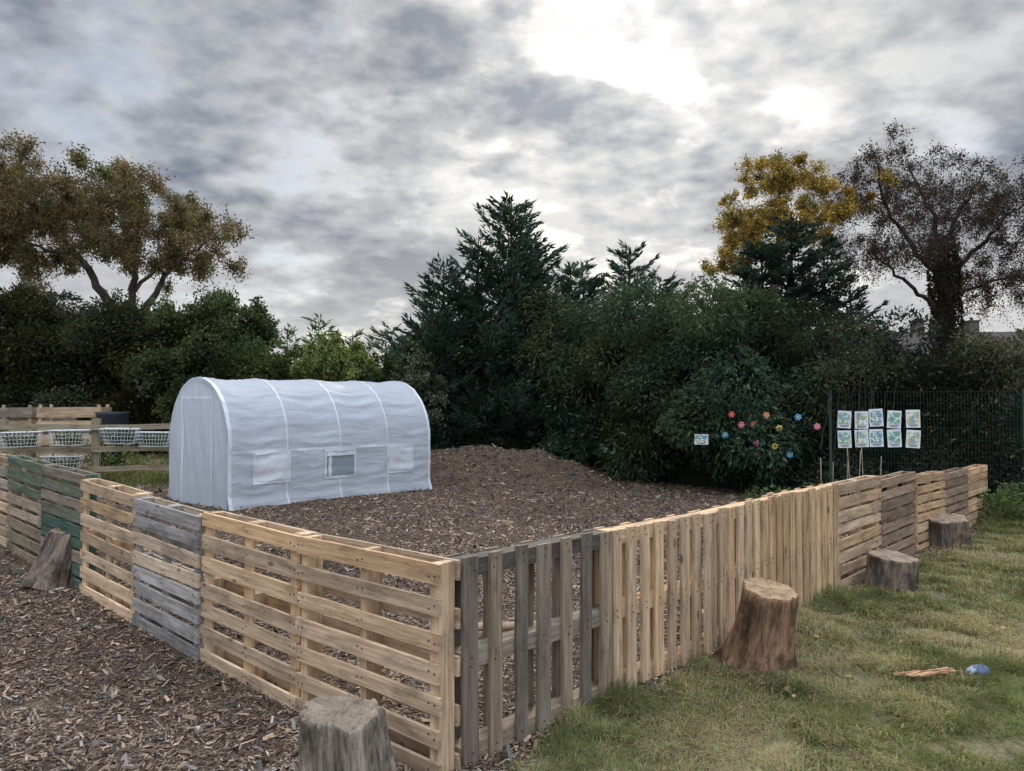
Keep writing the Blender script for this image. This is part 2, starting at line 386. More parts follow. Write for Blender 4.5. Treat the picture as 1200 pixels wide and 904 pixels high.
# ---------------------------------------------------------------- stumps
def stumpmat(nm,c1,c2,t1,t2):
    m,nt,o=newmat(nm+'_side'); ob=nd(nt,'ShaderNodeTexCoord').outputs['Object']
    f=noise(nt,ob,16,7,.72,(1,1,.14)); f2=noise(nt,ob,4.5,5,.65); f3=noise(nt,ob,60,4,.6,(1,1,.12))
    c=mixc(nt,ramp(nt,f,.38,.6),c1,c2); c=mixc(nt,ramp(nt,f2,.46,.62,0,.8),c,tuple(x*.45 for x in c1)); c=mixc(nt,ramp(nt,f3,.4,.6,.35,0),c,(.02,.015,.01))
    princ(nt,o,c,.95,bump(nt,math_(nt,'ADD',f,math_(nt,'MULTIPLY',f3,.3)),1.,.05),.1)
    m2,nt,o=newmat(nm+'_cut'); ob=nd(nt,'ShaderNodeTexCoord').outputs['Object']
    se=nd(nt,'ShaderNodeSeparateXYZ'); nt.links.new(ob,se.inputs[0])
    wob=noise(nt,ob,6,4,.6)
    r=math_(nt,'SQRT',math_(nt,'ADD',math_(nt,'MULTIPLY',se.outputs[0],se.outputs[0]),math_(nt,'MULTIPLY',se.outputs[1],se.outputs[1])))
    rg=math_(nt,'SINE',math_(nt,'MULTIPLY',math_(nt,'ADD',r,math_(nt,'MULTIPLY',wob,.05)),420.))
    an=math_(nt,'ARCTAN2',se.outputs[1],se.outputs[0]); cv=nd(nt,'ShaderNodeCombineXYZ'); nt.links.new(math_(nt,'MULTIPLY',an,3.),cv.inputs[0]); nt.links.new(math_(nt,'MULTIPLY',r,1.5),cv.inputs[1])
    ck=noise(nt,cv.outputs[0],2.2,5,.7); n3=noise(nt,ob,9,6,.7)
    c=mixc(nt,ramp(nt,rg,-1,1,.0,.4),t1,t2); c=mixc(nt,ramp(nt,n3,.4,.65,0,.9),c,tuple(x*.6 for x in t2)); c=mixc(nt,ramp(nt,ck,.58,.64,0,.9),c,(.03,.02,.015))
    princ(nt,o,c,.85,bump(nt,math_(nt,'ADD',math_(nt,'MULTIPLY',rg,.15),ck),.6,.015),.15)
    return m,m2
S_gray=stumpmat('weathered_stump',(.14,.115,.09),(.50,.43,.35),(.30,.235,.17),(.20,.16,.125))
S_red=stumpmat('log_red',(.12,.07,.045),(.42,.26,.16),(.40,.27,.16),(.27,.175,.11))
S_brn=stumpmat('log_brown',(.10,.08,.065),(.32,.25,.19),(.36,.27,.19),(.22,.165,.12))
def stump(name,x,y,r,h,mats,rot=(0,0,0),flare=.25,rough=.08,sx=1.,seed=0,topn=.012,taper=0.,fis=.05):
    ns=120; nh=30; V=[];Q=[];M=[]
    th=np.arange(ns)/ns*2*math.pi
    cx,cy=np.cos(th),np.sin(th)
    def rad(t):
        rr=r*(1+rough*2.8*(fbm(cx*2+5,cy*2+t*.6,3,seed)-.5))
        ri=1-np.abs(2*vn(cx*5+20+t*.5,cy*5+t*.7,seed+9)-1); ri2=vn(cx*14,cy*14+t*2,seed+12)
        rr=rr*(1-fis*sst(.6,1,ri)-fis*.4*ri2)
        rr=rr*(1+flare*(1-t)**3*(.4+1.4*vn(cx*1.7+3,cy*1.7,seed+3))-taper*t)
        return rr
    tz=topn*3*(fbm(cx*2+2,cy*2+2,3,seed+5)-.5)
    for k in range(nh+1):
        t=k/nh; rr=rad(t); z=-.06+(h+.06)*t+tz*t
        rr=rr*(1-.04*(t>.99))
        V.append(np.stack([rr*cx*sx,rr*cy,z],1))
    rt=rad(1.)*.96
    for k,f in enumerate((.93,.8,.6,.4,.2,.03)):
        z=h+tz*f+topn*(fbm(cx*f*6+7,cy*f*6,3,seed+8)-.5)*1.6
        V.append(np.stack([rt*f*cx*sx,rt*f*cy,z],1))
    n=len(V)
    for k in range(n-1):
        for j in range(ns):
            Q.append((k*ns+j,k*ns+(j+1)%ns,(k+1)*ns+(j+1)%ns,(k+1)*ns+j)); M.append(0 if k<nh else 1)
    ob=build(name,np.concatenate(V),Q,list(mats),None,None,M,True)
    ob.location=(x,y,float(H(x,y))); ob.rotation_euler=[math.radians(a) for a in rot]; return ob
stump('tree_stump',-.715,3.36,.19,.41,S_gray,(3,-3,20),.28,.16,1.05,1,.026,.05,.13)
stump('tree_stump',1.62,5.12,.18,.55,S_red,(11,4,10),.50,.12,1.05,2,.010,.02,.06)
stump('tree_stump',3.57,7.3,.225,.30,S_brn,(4,3,0),.12,.1,1.,3,.010)
stump('tree_stump',5.25,9.3,.2,.34,S_brn,(8,-6,0),.12,.12,1.1,4,.015)
stump('tree_stump',-4.18,7.12,.2,.45,S_brn,(-14,12,0),.35,.25,1.1,5,.035,.08,.08)

# debris
A=Acc(); c=P(1085,797,4.83); d1=unit(np.array([1,.24,.02]))
for q in range(7):
    o2=np.array([rng.normal()*.06,rng.normal()*.012,.05+rng.random()*.015])
    d2=unit(d1+rng.normal(size=3)*np.array([.08,.08,.03]))
    A.box((c[0]+o2[0],c[1]+o2[1],o2[2]),(d2,unit(np.cross(ZU,d2)),ZU),(rng.uniform(.16,.32),rng.uniform(.010,.022),.008),np.array([.48,.30,.18])*rng.uniform(.6,1.2),0,6,.004)
A.make('split_wood_stick',M_wood)
M_rag=simple('blue_cloth',(.08,.10,.16),.8,.6,25)
def blob(name,c,r,mat,seed,sz=(1,1,.6)):
    n=18;V=[];Q=[]
    for i in range(n+1):
        ph=math.pi*i/n
        for j in range(24):
            t=2*math.pi*j/24; k=.55+.9*fbm(math.cos(t)*2.5+i*.32,math.sin(t)*2.5+i*.3,3,seed)
            V.append((c[0]+r*k*sz[0]*math.sin(ph)*math.cos(t),c[1]+r*k*sz[1]*math.sin(ph)*math.sin(t),c[2]+r*k*sz[2]*math.cos(ph)))
    for i in range(n):
        for j in range(24): Q.append((i*24+j,i*24+(j+1)%24,(i+1)*24+(j+1)%24,(i+1)*24+j))
    return build(name,V,Q,mat,None,None,None,True)
g_=blob('crumpled_glove',(2.93,4.85,.06),.044,M_rag,3,(1.1,1,.8)); 
A=Acc()
for k in range(5):
    a=-.6+.45*k+2.2; A.tube([(2.93,4.85,.06),(2.93+.05*math.cos(a),4.85+.05*math.sin(a),.07),(2.93+.09*math.cos(a),4.85+.085*math.sin(a),.045)],[.016,.014,.008],sides=8)
A.make('fingers',simple('cloth_grey',(.22,.26,.32),.8,.5,25),True,g_)
A=Acc(); 
A.tube([(-.75,5.35,.1),(-.3,5.55,.13),(.1,5.62,.12),(.45,5.8,.1)],[.035,.032,.03,.022],(.42,.32,.22),8)
A.make('fallen_branch',M_bark,True)

# ---------------------------------------------------------------- polytunnel
def tunnelmat(nm,base,tr,grid=True):
    m,nt,o=newmat(nm); ob=nd(nt,'ShaderNodeTexCoord').outputs['Object']; b=attr(nt,'bc').outputs['Vector']
    f=noise(nt,b,1.8,5,.6,(.8,4.2,1)); f2=noise(nt,b,9,5,.6,(1,2.2,1))
    c=mixc(nt,ramp(nt,f,.3,.7),tuple(x*.92 for x in base),base)
    ck=nd(nt,'ShaderNodeTexBrick'); ck.offset=0; ck.inputs['Scale'].default_value=22; ck.inputs['Mortar Size'].default_value=.035; ck.inputs['Brick Width'].default_value=.5; ck.inputs['Row Height'].default_value=.5
    nt.links.new(b,ck.inputs['Vector']); c=mixc(nt,math_(nt,'MULTIPLY',ck.outputs['Fac'],.2),c,(.90,.92,.95))
    h=math_(nt,'ADD',f,math_(nt,'MULTIPLY',f2,.25))
    p=princ(nt,None,c,.36,bump(nt,h,.7,.05),.45); t=nd(nt,'ShaderNodeBsdfTranslucent'); nt.links.new(c,t.inputs[0])
    mx=nd(nt,'ShaderNodeMixShader'); mx.inputs[0].default_value=tr
    nt.links.new(p.outputs[0],mx.inputs[1]); nt.links.new(t.outputs[0],mx.inputs[2]); nt.links.new(mx.outputs[0],o.inputs[0]); return m
M_poly=tunnelmat('polythene',(.62,.66,.72),.50); M_seam=tunnelmat('polythene_seam',(.72,.75,.80),.25)
M_net=simple('window_netting',(.22,.26,.29),.8,.3,60)
TC=np.array([-4.9,12.0,0]); TL=3.9; TW=1.0; TH=2.02; zt=.10
ax=RD; cr=np.array([.730,-.683,0])
NP=170
zw=1.0; bb=TH-zw; arc=math.pi*.5*(TW+bb); tot=2*zw+arc
def prof(t):
    s=np.asarray(t)*tot
    ang=np.clip((s-zw)/arc*math.pi,0,math.pi)
    lat=np.where(s<zw,-TW,np.where(s>zw+arc,TW,-TW*np.cos(ang)))
    z=np.where(s<zw,s,np.where(s>zw+arc,tot-s,zw+bb*np.sin(ang)))
    nl=np.where(s<zw,-1,np.where(s>zw+arc,1,-np.cos(ang))); nz=np.where((s<zw)|(s>zw+arc),0,np.sin(ang))
    return lat,z,nl,nz,s
def disp(s,v):
    bay=(v/TL*4)%1; sb=np.sin(math.pi*bay); d=-.035*sb**1.5*sst(0,.4,v)*sst(TL,TL-.4,v)
    dr_=s-.14*sb**2*(fbm(v*.6,s*.4,2,62))
    r=1-np.abs(2*fbm(v*.55,dr_*5.2,2,60)-1); d=d+.055*(r-.75)*(.25+.75*sb)
    r2=1-np.abs(2*fbm(v*1.6+s*.9,s*2.6-v*.8,2,64)-1); d=d+.02*(r2-.75)
    d=d+.008*(fbm(v*4,s*4,3,61)-.5)
    return d
def tpos(t,v,off=0,wr=True):
    lat,z,nl,nz,s=prof(t); d=disp(s,v)+off
    fl=.07*sst(.25,0,z)
    return TC+ax*np.asarray(v)[...,None]+cr*(lat+nl*(d+fl))[...,None]+ZU*(z+nz*d+zt)[...,None], s
pt=empty('polytunnel_greenhouse')
NV=230
t,v=np.meshgrid(np.linspace(0,1,NP),np.linspace(0,TL,NV)); pos,s=tpos(t,v)
i,j=np.meshgrid(np.arange(NP-1),np.arange(NV-1)); a0=(j*NP+i).ravel(); Q=np.stack([a0,a0+1,a0+NP+1,a0+NP],1)
build('cover',pos.reshape(-1,3),Q,M_poly,None,np.stack([v,s,v*0],-1).reshape(-1,3),None,True,pt)
def gdd(lat,z,sd_=70):
    return .035*(fbm(lat*2.5+3,z*1.2,3,sd_)-.5)+.035*(1-np.abs(2*fbm(lat*3.4+z*.3,z*.7+lat,3,75)-1)-.7)
for vi,(v0,sg) in enumerate(((0.,-1),(TL,1))):
    nl_=90;nz_=70
    L=np.linspace(-1,1,nl_); a_,b_=np.meshgrid(L,np.linspace(0,1,nz_))
    lat=a_*TW*.999; top=1.0+(TH-1.0)*np.sqrt(np.clip(1-a_**2,0,1)); z=b_*top
    dd=gdd(lat,z)*sst(0,.12,1-np.abs(a_))*sst(0,.1,1-b_)
    pos=TC+ax*(v0+sg*dd)[...,None]+cr*lat[...,None]+ZU*(z+zt)[...,None]
    i,j=np.meshgrid(np.arange(nl_-1),np.arange(nz_-1)); a0=(j*nl_+i).ravel(); Q=np.stack([a0,a0+1,a0+nl_+1,a0+nl_],1)
    build('end_wall_%d'%(vi+1),pos.reshape(-1,3),Q,M_poly,None,np.stack([z,lat,z*0],-1).reshape(-1,3),None,True,pt)
A=Acc()
def strip_hoop(v0,wd,off):
    t=np.linspace(0,1,NP); r0,_=tpos(t,np.full(NP,max(v0-wd/2,0)),off); r1,_=tpos(t,np.full(NP,min(v0+wd/2,TL)),off)
    V=np.stack([r0,r1],1).reshape(-1,3); Q=[(2*k,2*k+1,2*k+3,2*k+2) for k in range(NP-1)]
    A.add(V,Q,(.8,.8,.8),V)
for v0,wd in ((.03,.06),(TL*.25,.03),(TL*.5,.03),(TL*.75,.03),(TL-.03,.06)): strip_hoop(v0,wd,.006)
for t0,wd in ((.17,.004),(.83,.004)):
    v=np.linspace(0,TL,NV); r0,_=tpos(np.full(NV,t0-wd),v,.005); r1,_=tpos(np.full(NV,t0+wd),v,.005)
    V=np.stack([r0,r1],1).reshape(-1,3); A.add(V,[(2*k,2*k+1,2*k+3,2*k+2) for k in range(NV-1)],(.8,.8,.8),V)
def gstrip(l0,z0,l1,z1,wd):
    n=24; V=[];
    for k in range(n+1):
        f=k/n; la=l0+(l1-l0)*f; z=z0+(z1-z0)*f
        dx,dz=(wd/2,0) if abs(z1-z0)>abs(l1-l0) else (0,wd/2)
        for sg in (-1,1):
            dd=float(gdd(la+dx*sg,z+dz*sg)); V.append(TC-ax*(dd+.008)+cr*(la+dx*sg)+ZU*(z+dz*sg+zt))
    A.add(V,[(2*k,2*k+1,2*k+3,2*k+2) for k in range(n)],(.8,.8,.8),np.array(V))
gstrip(-.5,.05,-.5,1.7,.05); gstrip(.5,.05,.5,1.7,.05); gstrip(-.5,1.7,.5,1.7,.05)
A.make('seams',M_seam,True,pt)
def tside(sg,z,v,off):
    t=(tot-z)/tot if sg>0 else z/tot
    p,_=tpos(np.array(t),np.array(v),off); return p
for sg in (1,-1):
    for k,v0 in enumerate((.72,1.97,3.22)):
        A=Acc(); n=12
        def patch(v1,v2,z1,z2,off,m,A=A,sg=sg,fr=0.):
            V=[];
            for a in range(n+1):
                for b in range(n+1):
                    o_=off+fr*float(vn(a*.5+v1*9,b*.35,33)); V.append(tside(sg,z1+(z2-z1)*b/n,v1+(v2-v1)*a/n,o_))
            A.add(V,[(a*(n+1)+b,(a+1)*(n+1)+b,(a+1)*(n+1)+b+1,a*(n+1)+b+1) for a in range(n) for b in range(n)],(.8,.8,.8),np.array(V),m)
        z1,z2=.42,.82; hw=.27
        patch(v0-hw,v0+hw,z1,z2,.010,1 if k==1 else 0)
        for (q1,q2,q3,q4) in ((v0-hw-.035,v0-hw,z1-.035,z2+.035),(v0+hw,v0+hw+.035,z1-.035,z2+.035),(v0-hw,v0+hw,z1-.035,z1),(v0-hw,v0+hw,z2,z2+.04)): patch(q1,q2,q3,q4,.016,0)
        if k==1:
            patch(v0-hw+.03,v0-hw+.09,z1,z2,.020,0)
            patch(v0-hw,v0+hw,z2-.07,z2-.01,.024,0,fr=.01)
        else: patch(v0-hw+.01,v0+hw-.01,z1+.01,z2-.01,.014,0,fr=.012)
        A.make('window_%d_%d'%(k+1,1 if sg>0 else 2),[M_seam,M_net],True,pt)
A=Acc()
for k in range(5):
    t=np.linspace(0,1,60); p,_=tpos(t,np.full(60,np.clip(TL*k/4,.02,TL-.02)),-.05); A.tube(p,.013,(.5,.5,.5),6)
for tq in (.3,.5,.7):
    v=np.linspace(.03,TL-.03,20); p,_=tpos(np.full(20,tq),v,-.09); A.tube(p,.012,(.5,.5,.5),6)
A.make('frame',simple('steel_tube',(.35,.37,.38),.4,.1,4,.5,.6),True,pt)

# ---------------------------------------------------------------- post and rail fence etc.
A=Acc(); f0=np.array([-16,13.2,0.]); f1=np.array([-4.4,15.6,0.]); fd=unit(f1-f0); fn=np.array([fd[1],-fd[0],0]); FL=np.linalg.norm(f1-f0)
WC=(.26,.225,.165)
def fpt(px):
    r=(px-600)/F; return (r*f0[1]-f0[0])/(fd[0]-r*fd[1])
posts=[fpt(5),fpt(113),fpt(113)+(fpt(113)-fpt(5)),fpt(5)-1.8,fpt(5)-3.6]
for s_ in posts:
    p=f0+fd*s_; z=float(H(p[0],p[1])); A.box(p+ZU*(z+.6),(ZU,fd,fn),(1.3,.14,.12),np.array(WC)*rng.uniform(.7,1.1),0,3,.006)
for zr in (1.12,.70,.32):
    A.box((f0+f1)/2+ZU*(.13+zr)+fn*.09,(fd,ZU,fn),(FL,.10,.045),np.array(WC)*1.15,0,16,.008)
A.make('post_and_rail_fence',M_wood)
M_wire=simple('white_wire',(.62,.65,.68),.4,.08,5)
def basket(px,wd,zt_,hh):
    A=Acc(); s_=fpt(px); c=f0+fd*s_+fn*.32+ZU*(zt_); tl=rng.normal()*.05
    def q(a,b,z): 
        sh=1-.22*(-z/hh); return c+fd*a*wd/2*sh+fn*b*.17*sh+ZU*(z+a*tl*.3)
    r=.0034
    for z in np.linspace(0,-hh,5):
        A.tube([q(-1,-1,z),q(1,-1,z),q(1,1,z),q(-1,1,z),q(-1,-1,z)],r if z<0 else r*2.6,(.7,.7,.7),5)
    for a in np.linspace(-1,1,11):
        for b in (-1,1): A.tube([q(a,b,0),q(a,b,-hh)],r,(.7,.7,.7),4)
        A.tube([q(a,-1,-hh),q(a,1,-hh)],r,(.7,.7,.7),4)
    for b in np.linspace(-1,1,4):
        for a in (-1,1): A.tube([q(a,b,0),q(a,b,-hh)],r,(.7,.7,.7),4)
    n=260; p=np.array([q(rng.uniform(-.8,.8),rng.uniform(-.7,.7),-hh*rng.random()**.5*.9) for _ in range(n)])
    A.leaves(p,rng.normal(size=(n,3))+ZU*.6,.07,.04,np.array([.06,.09,.035])*rng.uniform(.5,1.6,(n,1)),1)
    A.make('wire_basket',[M_wire,M_leaf],True)
for px,wd,zt_,hh in ((33,.70,1.17,.27),(88,.66,1.2,.28),(147,.64,1.22,.28),(186,.6,1.15,.27),(82,.66,.72,.27)): basket(px,wd,zt_,hh)
def crate(px,py,D,wd,hh,pal):
    c=P(px,py,D); c[2]=float(H(c[0],c[1])); A=Acc(); dx=np.array([1,.15,0]);dx=unit(dx);dy=np.array([-dx[1],dx[0],0])
    for k in range(5):
        z=hh*(k+.5)/5
        for sg in (-1,1):
            A.box(c+ZU*z+dy*sg*.3,(dx,ZU,dy),(wd,hh/5*.72,.02),np.array(PAL[pal][k%3])*rng.uniform(.6,.95),0,3,.003)
            A.box(c+ZU*z+dx*sg*(wd/2-.012),(dy,ZU,dx),(.56,hh/5*.72,.02),np.array(PAL[pal][k%3])*.8,0,3,.003)
    for sx in (-1,1):
        for sy in (-1,1): A.box(c+dx*sx*(wd/2-.06)+dy*sy*.26+ZU*hh/2,(ZU,dx,dy),(hh+.04,.06,.05),PAL[pal][1],0,1,.003)
    A.make('wooden_crate',M_wood)
crate(20,500,17.5,.9,1.5,'mixed'); crate(88,500,17.,1.3,1.5,'light'); crate(52,500,18.3,1.2,1.38,'mixed')
c=P(132,490,17); A=Acc(); zz0=float(H(c[0],c[1]))
A.tube([(c[0],c[1],zz0),(c[0],c[1],zz0+.02),(c[0],c[1],zz0+1.3),(c[0],c[1],zz0+1.36),(c[0],c[1],zz0+1.36),(c[0],c[1],zz0+1.2),(c[0],c[1],zz0+1.15)],[.2,.27,.33,.36,.3,.29,.02],(.02,.025,.03),28)
A.make('water_butt',simple('black_plastic',(.022,.028,.036),.45,.3,4,.4),True)

# ---------------------------------------------------------------- foliage
def hedge(name,path,dens,Ls,Ws,base,hang=-.3,rr=(.4,.85),core=True,seed=0,tipcol=None,back=.35):
    path=np.array(path,float); A=Acc()
    for k in range(len(path)-1):
        a,b=path[k],path[k+1]; d=b[:2]-a[:2]; Ln=np.linalg.norm(d); d/=Ln; nb=np.array([-d[1],d[0]])
        if nb[1]<0: nb=-nb
        nblob=int(Ln*(a[2]+b[2])/2*2.6)
        for q in range(nblob):
            f=rng.random(); h=a[2]+(b[2]-a[2])*f; r=rng.uniform(*rr)
            z=rng.random()**.85*(h-r*.7)+.15; cx=a[:2]+d*Ln*f+nb*(rng.normal()*.34+back*(z/h)**3*1.4+.1)
            c=np.array([cx[0],cx[1],z+float(H(cx[0],cx[1]))])
            n=int(dens*r*r*4); u=unit(rng.normal(size=(n,3))); 
            kk=(u[:,0]*nb[0]+u[:,1]*nb[1])<.5; u=u[kk]; n=len(u)
            lump=.58+.86*fbm(u[:,0]*2.2+q,u[:,2]*2.2+u[:,1]*2,3,seed)
            p=c+u*(r*lump*rng.uniform(.68,1.12,n))[:,None]*np.array([1,1,.85])
            dd=u*.7+rng.normal(size=(n,3))*.5+np.array([0,0,hang])
            cf=rng.uniform(.4,1.5); hue=rng.uniform(-.2,.2)
            col=np.array(base)*np.array([1+hue,1,1-hue])*cf*rng.uniform(.6,1.5,(n,1))
            if tipcol is not None:
                tt=rng.random(n)<.08; col[tt]=np.array(tipcol)*rng.uniform(.6,1.3,(tt.sum(),1))
            A.leaves(p,dd,Ls*rng.uniform(.5,1.5,n),Ws*rng.uniform(.7,1.3,n),col)
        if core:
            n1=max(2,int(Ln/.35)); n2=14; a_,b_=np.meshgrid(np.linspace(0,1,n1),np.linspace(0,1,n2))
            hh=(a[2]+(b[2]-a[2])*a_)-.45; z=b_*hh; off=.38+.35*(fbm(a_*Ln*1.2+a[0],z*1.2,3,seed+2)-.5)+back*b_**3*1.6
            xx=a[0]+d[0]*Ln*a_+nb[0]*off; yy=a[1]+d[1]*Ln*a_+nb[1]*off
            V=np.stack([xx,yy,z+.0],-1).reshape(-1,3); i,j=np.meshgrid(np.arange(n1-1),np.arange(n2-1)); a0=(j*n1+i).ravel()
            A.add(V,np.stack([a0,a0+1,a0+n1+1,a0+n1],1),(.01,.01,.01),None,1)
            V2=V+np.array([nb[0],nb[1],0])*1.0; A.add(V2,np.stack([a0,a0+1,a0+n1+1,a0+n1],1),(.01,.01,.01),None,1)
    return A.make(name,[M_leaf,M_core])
G_dark=(.043,.062,.038); G_mid=(.068,.098,.043); G_teal=(.036,.062,.051)
hedge('hedge',[(-17,21.5,4.5),(-13,22,4.7),(-10.5,22,4.2),(-8.8,21.5,3.4)],800,.12,.055,(.036,.044,.025),-.2,(.45,.85),seed=1,tipcol=(.10,.08,.035))
hedge('hedge',[(-.3,19.3,4.5),(1.4,17.9,4.1),(2.8,16.1,4.0),(4.4,14.75,3.8),(6.2,13.9,3.5)],1300,.115,.036,G_dark,-.45,(.32,.75),seed=2,tipcol=(.12,.15,.065))
hedge('hedge',[(6.0,13.95,3.3),(8.0,13.2,2.95),(10.,12.6,2.95),(12.,12.2,3.0)],1300,.08,.038,(.048,.056,.040),-.2,(.3,.6),seed=3,tipcol=(.12,.11,.07))
hedge('shrub_border',[(-9,20.5,2.9),(-6.6,20.3,3.1),(-5,20.,2.8),(-3.6,19.8,3.1),(-2.2,19.4,3.3),(-.6,19.,3.6)],1000,.10,.045,G_mid,.0,(.3,.65),seed=4,tipcol=(.15,.18,.055))

def conifer(name,stems,base=G_teal,dens=55,up=.55,twL=.2,twW=.05,coref=.45,zlo=.03):
    A=Acc()
    for (x,y,h,R,nb) in stems:
        z0=float(H(x,y)); lean=rng.normal(size=2)*.02*h
        tr=[(x+lean[0]*(f**2),y+lean[1]*(f**2),z0+h*f) for f in np.linspace(0,.97,10)]
        A.tube(tr,np.linspace(.13,.012,10)*h/6,(.06,.045,.03),6,1)
        for q in range(nb):
            t=zlo+(1-zlo)*(q+rng.random())/nb; az=rng.uniform(0,2*math.pi)
            L=(R*(1-t)**.62*rng.uniform(.5,1.2)+.2)
            if rng.random()<.22: L*=1.4
            e=np.array([math.cos(az),math.sin(az),0]); o=np.array([x+lean[0]*t*t,y+lean[1]*t*t,z0+h*t*.95])
            u=np.linspace(0,1,7)[:,None]; upp=up*rng.uniform(.5,1.7)
            bp=o+e*L*u+ZU*(upp*L*(.35*u+.65*u**2)); A.tube(bp,np.linspace(.02,.004,7)*(.5+L*.5),(.06,.045,.03),4,1)
            n=int(dens*L*(1.2+L*.3)); s_=rng.random(n)**.8; 
            p=o+e*L*s_[:,None]+ZU*(upp*L*(.35*s_+.65*s_**2))[:,None]
            wdt=.24*L*(1-s_)**.8+.03; lat=np.array([-e[1],e[0],0]); off=rng.normal(size=n)*wdt*.7
            p=p+lat*off[:,None]+ZU*(rng.normal(size=n)*.06*(1-s_)*L-np.abs(off)*.2)[:,None]
            tang=e+ZU*upp*1.1; dd=unit(tang)[None,:]+lat*(np.sign(off)*rng.uniform(.1,.8,n))[:,None]+rng.normal(size=(n,3))*.2
            cf=rng.uniform(.6,1.5)
            col=np.array(base)*cf*rng.uniform(.6,1.5,(n,1))
            A.leaves(p,dd,twL*rng.uniform(.5,1.3,n),twW*rng.uniform(.6,1.3,n),col)
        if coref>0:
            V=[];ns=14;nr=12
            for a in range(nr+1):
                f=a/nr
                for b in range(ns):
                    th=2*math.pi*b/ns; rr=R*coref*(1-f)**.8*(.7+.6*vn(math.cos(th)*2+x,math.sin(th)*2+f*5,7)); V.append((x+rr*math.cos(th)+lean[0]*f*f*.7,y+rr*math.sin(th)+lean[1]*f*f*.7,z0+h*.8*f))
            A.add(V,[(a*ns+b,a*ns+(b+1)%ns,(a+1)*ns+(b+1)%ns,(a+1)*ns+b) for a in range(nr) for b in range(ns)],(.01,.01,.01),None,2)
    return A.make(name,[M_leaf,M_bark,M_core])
def st(px,py,D,R,nb):
    p=P(px,py,D); return (p[0],p[1],p[2]-float(H(p[0],p[1])),R,nb)
conifer('conifer_tree',[st(600,216,19.5,1.6,210),st(642,268,19.8,1.25,115),st(556,268,19.2,1.4,120),st(518,300,18.9,1.35,110),st(496,372,18.6,1.1,65)])
conifer('conifer_tree',[st(690,298,20.2,1.1,100),st(735,280,20.,1.15,110),st(662,304,20.,1.0,90),st(772,318,19.2,1.1,90)])
conifer('conifer_tree',[st(800,336,18.8,1.0,90),st(835,332,18.2,.9,80)],G_mid)
conifer('conifer_tree',[st(928,246,17.2,1.4,180),st(896,272,17.,1.25,115),st(968,266,17.3,1.25,115),st(1000,316,17.2,1.05,75),st(872,306,17,1.1,80)],(.029,.046,.040),65,.35,.18,.045)
conifer('conifer_tree',[st(372,368,20.6,.7,55),st(336,380,21,.6,40),st(452,380,20.3,.8,55),st(415,386,20.6,.6,40)],G_mid,45,.5)

def btree(name,D,limbs,clusters,leafcol,nleaf,Ls,barkcol,twr=.012,weep=0.,ntw=7,djit=1.6,leafcol2=None,shell=1.0):
    A=Acc(); S=[]
    for lb in limbs:
        pts=np.array([P(a,b,D)+np.array([0,dy,0]) for a,b,r,dy in lb]); r=np.array([l[2] for l in lb])
        n=len(pts); tt=np.linspace(0,n-1,(n-1)*5+1); 
        pp=np.stack([np.interp(tt,np.arange(n),pts[:,k]) for k in range(3)],1); rr=np.interp(tt,np.arange(n),r)
        for _ in range(3): pp[1:-1]=(pp[:-2]+pp[2:]+2*pp[1:-1])/4
        pp[1:-1]+=rng.normal(size=pp[1:-1].shape)*.04
        A.tube(pp,rr,barkcol,8,1)
        for p_,r_ in zip(pp,rr): S.append((p_,r_))
    SP=np.array([s_[0] for s_ in S]); SR=np.array([s_[1] for s_ in S])
    C=[]
    for (a,b,r) in clusters: C.append((P(a,b,D)+np.array([0,rng.normal()*djit,0]),r/F*D))
    rem=list(range(len(C)))
    while rem:
        ds=[]
        for q in rem:
            v=C[q][0]-SP; dist=np.linalg.norm(v,axis=1)-.25*np.minimum(v[:,2],0)+np.where(v[:,2]<0,-v[:,2]*.8,0); k=int(np.argmin(dist)); ds.append((dist[k],q,k))
        dmin,q,k=min(ds); rem.remove(q)
        a=SP[k]; b=C[q][0]; Ln=np.linalg.norm(b-a); r0=min(SR[k]*.6,.016*Ln+.016); 
        u=np.linspace(0,1,8)[:,None]; mid=(a+b)/2+ZU*.12*Ln+rng.normal(size=3)*.08*Ln
        pp=(1-u)**2*a+2*u*(1-u)*mid+u*u*b; pp[1:-1]+=rng.normal(size=pp[1:-1].shape)*.03*Ln**.5
        rr=np.linspace(r0,twr,8); A.tube(pp,rr,barkcol,5,1)
        SP=np.concatenate([SP,pp[1:]]); SR=np.concatenate([SR,rr[1:]])
        R=C[q][1]
        for t in range(ntw):
            dv=unit(rng.normal(size=3)+np.array([0,0,.3])); e=b+dv*R*rng.uniform(.5,1.35)
            m_=(b+e)/2+rng.normal(size=3)*.1*R
            seg=[b,m_,e]
            if weep>0: 
                e2=e+np.array([rng.normal()*.15,rng.normal()*.15,-weep*rng.uniform(.3,1.2)]); seg=[b,m_,e,(e+e2)/2+rng.normal(size=3)*.05,e2]
            A.tube(seg,np.linspace(twr,twr*.4,len(seg)),barkcol,4,1)
            n=int(nleaf/ntw*rng.uniform(.4,1.6)); sg=np.array(seg); f=rng.uniform(.25,len(seg)-1,n); 
            p=np.stack([np.interp(f,np.arange(len(seg)),sg[:,k_]) for k_ in range(3)],1)+rng.normal(size=(n,3))*(.24*R*shell if weep==0 else .08)
            cc=np.array(leafcol) if (leafcol2 is None or rng.random()<.6) else np.array(leafcol2)
            col=cc*rng.uniform(.55,1.5,(n,1))*rng.uniform(.7,1.3)
            dd=rng.normal(size=(n,3))+np.array([0,0,-.4])
            A.leaves(p,dd,Ls*rng.uniform(.6,1.4,n),Ls*.62*rng.uniform(.6,1.3,n),col)
    return A.make(name,[M_leaf,M_bark])
